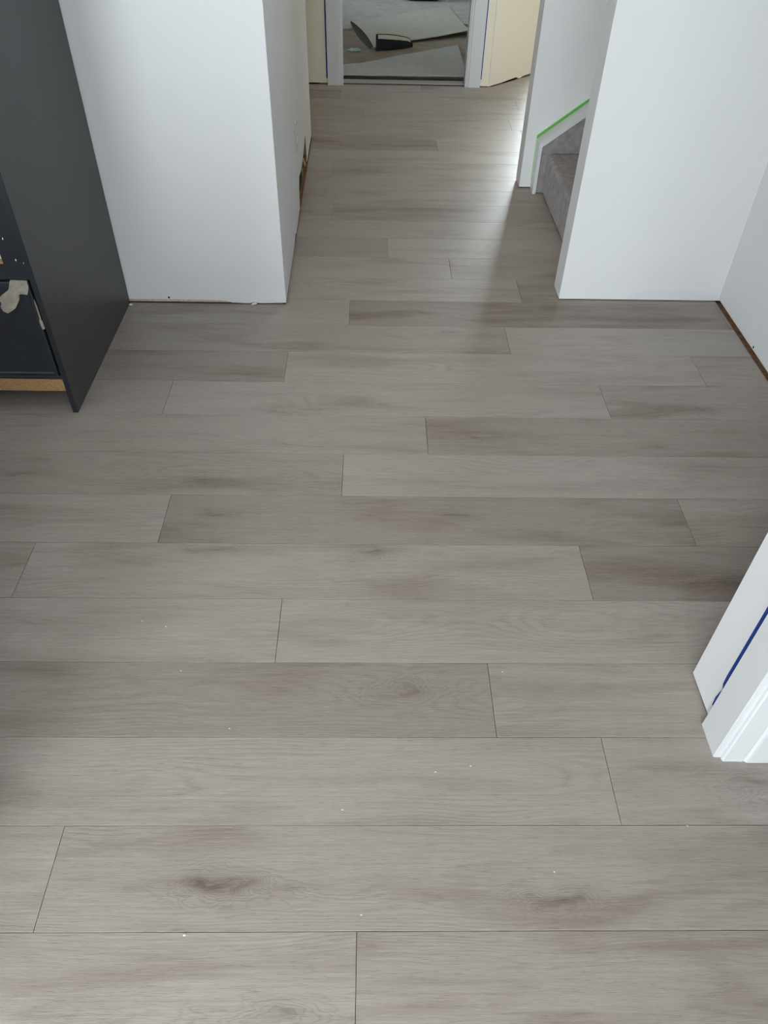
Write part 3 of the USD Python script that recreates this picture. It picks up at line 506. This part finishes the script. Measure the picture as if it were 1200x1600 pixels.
obj('backing', sheet_mesh([(-0.95, 39.2), (-0.5, 37.0), (-0.05, 35.1), (0.40, 35.62), (1.65, 36.3), (4.3, 37.75), (4.05, 39), (3.62, 43), (1.1, 40.9)], lift, 4, mm(6), 0.12), M_back, cs, smooth=40)
flap = []
for t in np.linspace(0, 1, 11):
    cx, cz = -0.05 - 0.80 * t - 0.05 * t * t, 0.03 + 0.62 * t + 0.20 * t * t; wdt = 0.17 * math.sin(math.pi * min(1, 0.10 + 0.88 * t)) ** 0.75 + 0.01; y = 35.05 + 0.45 * t
    nx, nz = 0.72, 0.69; dy = 0.10
    flap.append([(cx - nx * wdt, y - 0.0, cz - nz * wdt * -0.0 - 0.12 * wdt), (cx, y + dy, cz + 0.05 * wdt), (cx + nx * wdt, y + 0.02, cz + nz * wdt), (cx + nx * wdt, y + 0.07, cz + nz * wdt), (cx, y + dy + 0.05, cz + 0.05 * wdt), (cx - nx * wdt, y + 0.05, cz - 0.12 * wdt)])
obj('curled_corner', loft(flap), M_pile, cs, smooth=40)
# slip-on shoe, toe to the right
sh = thing('shoe', (0.88, 34.85, 0), 'black slip-on shoe with white lining and brown rim on the bedroom floor', 'shoe')
def shoe():
    out, inn, rim = [], [], []
    for t in np.linspace(0, 1, 19):
        x = 0.12 + 1.52 * t; w = 0.235 * (0.80 + 0.42 * math.sin(math.pi * (t * 0.9 + 0.12)) ** 2) * (math.sqrt(max(0.02, 1 - ((t - 0.72) / 0.285) ** 2)) if t > 0.72 else 1) * (0.75 + 0.25 * min(1, t / 0.06))
        toe = math.sqrt(max(0.12, 1 - ((t - 0.84) / 0.17) ** 2)) if t > 0.84 else 1; hn = (0.43 - 0.10 * t - 0.14 * t * t) * toe; hf = hn + 0.085 * toe - 0.03 * t * toe; tilt = 0.46 * (x - 0.12); yc = 34.86 + tilt + 0.10
        out.append([(x, yc - w * 0.92, 0.02), (x, yc - w, 0.10), (x, yc - w * 0.95, hn * 0.6), (x, yc - w * 0.82, hn), (x, yc - w * 0.72, hn), (x, yc - w * 0.78, 0.09), (x, yc + w * 0.78, 0.09), (x, yc + w * 0.72, hf), (x, yc + w * 0.82, hf), (x, yc + w * 0.95, hf * 0.6), (x, yc + w, 0.10), (x, yc + w * 0.92, 0.02)])
        inn.append([(x, yc - w * 0.71, hn * 0.9), (x, yc - w * 0.74, 0.12), (x, yc + w * 0.74, 0.12), (x, yc + w * 0.71, hf * 0.985), (x, yc + w * 0.68, hf * 0.985), (x, yc + w * 0.70, 0.14), (x, yc - w * 0.70, 0.14), (x, yc - w * 0.68, hn * 0.9)])
        rim.append([(x, yc + w * 0.68, hf), (x, yc + w * 0.86, hf), (x, yc + w * 0.86, hf + 0.025), (x, yc + w * 0.68, hf + 0.025)])
    return out, inn, rim
so, si, sr = shoe()
obj('upper', loft(so), M_black, sh, smooth=50); obj('lining', loft(si[1:-1]), M_lining, sh, smooth=50); obj('rim', loft(sr), M_rim, sh)
sole = [[(r[0][0], r[0][1], 0.0), (r[0][0], r[-1][1], 0.0), (r[0][0], r[-1][1], 0.03), (r[0][0], r[0][1], 0.03)] for r in so]
obj('sole', loft(sole), M_sole, sh)
# crumpled clear film
fm = trimesh.creation.icosphere(3, 1.0); v = np.array(fm.vertices); v *= (0.6 + 0.9 * meshkit.fbm(v * 2.2, 3, 5))[:, None]; v *= [0.24, 0.20, 0.055]; v += [-0.74, 34.7, 0.055]; fm.vertices = v
pf = obj('plastic_film', fm, M_film, base=(-0.74, 34.7, 0)); tag(pf, 'small crumpled piece of clear plastic on the bedroom floor left of the shoe', 'plastic scrap')
bg = thing('tool_bag', (2.45, 45, 0), 'dark maroon bag at the back of the bedroom, only its base in view', 'bag')
bag = manifold3d.Manifold.hull(manifold3d.Manifold.compose([manifold3d.Manifold.sphere(0.22, 20).translate(p) for p in [(a, b, c) for a in (1.75, 3.15) for b in (44.45, 45.7) for c in (0.325, 1.2)]]))
obj('body', bag, M_bag, bg, smooth=50)
for y in (44.6, 45.6):
    ring = [[(2.45 + (0.45 + 0.04 * math.cos(b)) * math.cos(a), y + 0.04 * math.sin(b), 1.35 + (0.45 + 0.04 * math.cos(b)) * math.sin(a)) for b in np.linspace(0, 6.28, 9)[:-1]] for a in np.linspace(0, math.pi, 13)]
    obj('handle', loft(ring), M_bag, bg, smooth=60)

# ------------------------------------------------------------------ ceiling lamps (warm), the one by the stairs added as fill
def lamp(x, y, r, m, label):
    t = thing('ceiling_lamp', (x, y, CEIL), label, 'lamp')
    c = trimesh.creation.cylinder(r * 1.1, mm(30), sections=40); c.apply_translation((x, y, CEIL - mm(15))); obj('base', c, M_brass, t, smooth=40)
    q = trimesh.creation.icosphere(3, r); v = np.array(q.vertices); v[:, 2] = np.minimum(v[:, 2], 0) * 0.55; v += [x, y, CEIL - mm(30)]; q.vertices = v; obj('shade', q, m, t, smooth=60)
lamp(1.0, 27.0, 0.85, M_lamp, 'round warm glass ceiling lamp of the hall before the bedroom door')
lamp(1.0, 18.0, 0.8, M_lamp3, 'unseen round glass ceiling lamp added to brighten the hall beside the stairs')  # added lamp, brightens the side faces of the hall
lamp(-4.0, -7.0, 1.0, M_lamp2, 'round warm glass ceiling lamp of the kitchen behind the camera')


# ------------------------------------------------------------------ crumbs of plaster on the floor
def crumb(x, y, s, sd, label, group=None):
    m = trimesh.creation.icosphere(1, 1.0); v = np.array(m.vertices); v *= (0.7 + 0.6 * meshkit.noise(v * 2, sd))[:, None] * np.array([1.3, 0.8, 0.5]) * s; v[:, 2] -= v[:, 2].min(); m.vertices = v + [x, y, 0.0]
    tag(obj('plaster_crumb', m, M_speck, base=(x, y, 0)), label, 'crumb', group)
crumb(-4.90, 14.02, mm(6), 1, 'white plaster chip at the wall foot beside the charcoal cabinet')
crumb(-1.69, 2.31, mm(2.2), 2, 'slim white fleck at a plank seam near the bottom of the picture')
for i, (x, y) in enumerate(((-0.26, 3.50), (1.13, 3.99), (-2.26, 5.21), (-2.89, 5.96), (-2.57, 5.87), (-1.57, 4.44), (1.63, 5.21), (0.74, 3.92), (3.33, 3.33), (1.86, 2.87), (-0.05, 2.48))):
    crumb(x, y, mm(1.3), 10 + i, 'tiny white plaster speck on the grey plank floor', 'plaster specks on the floor')
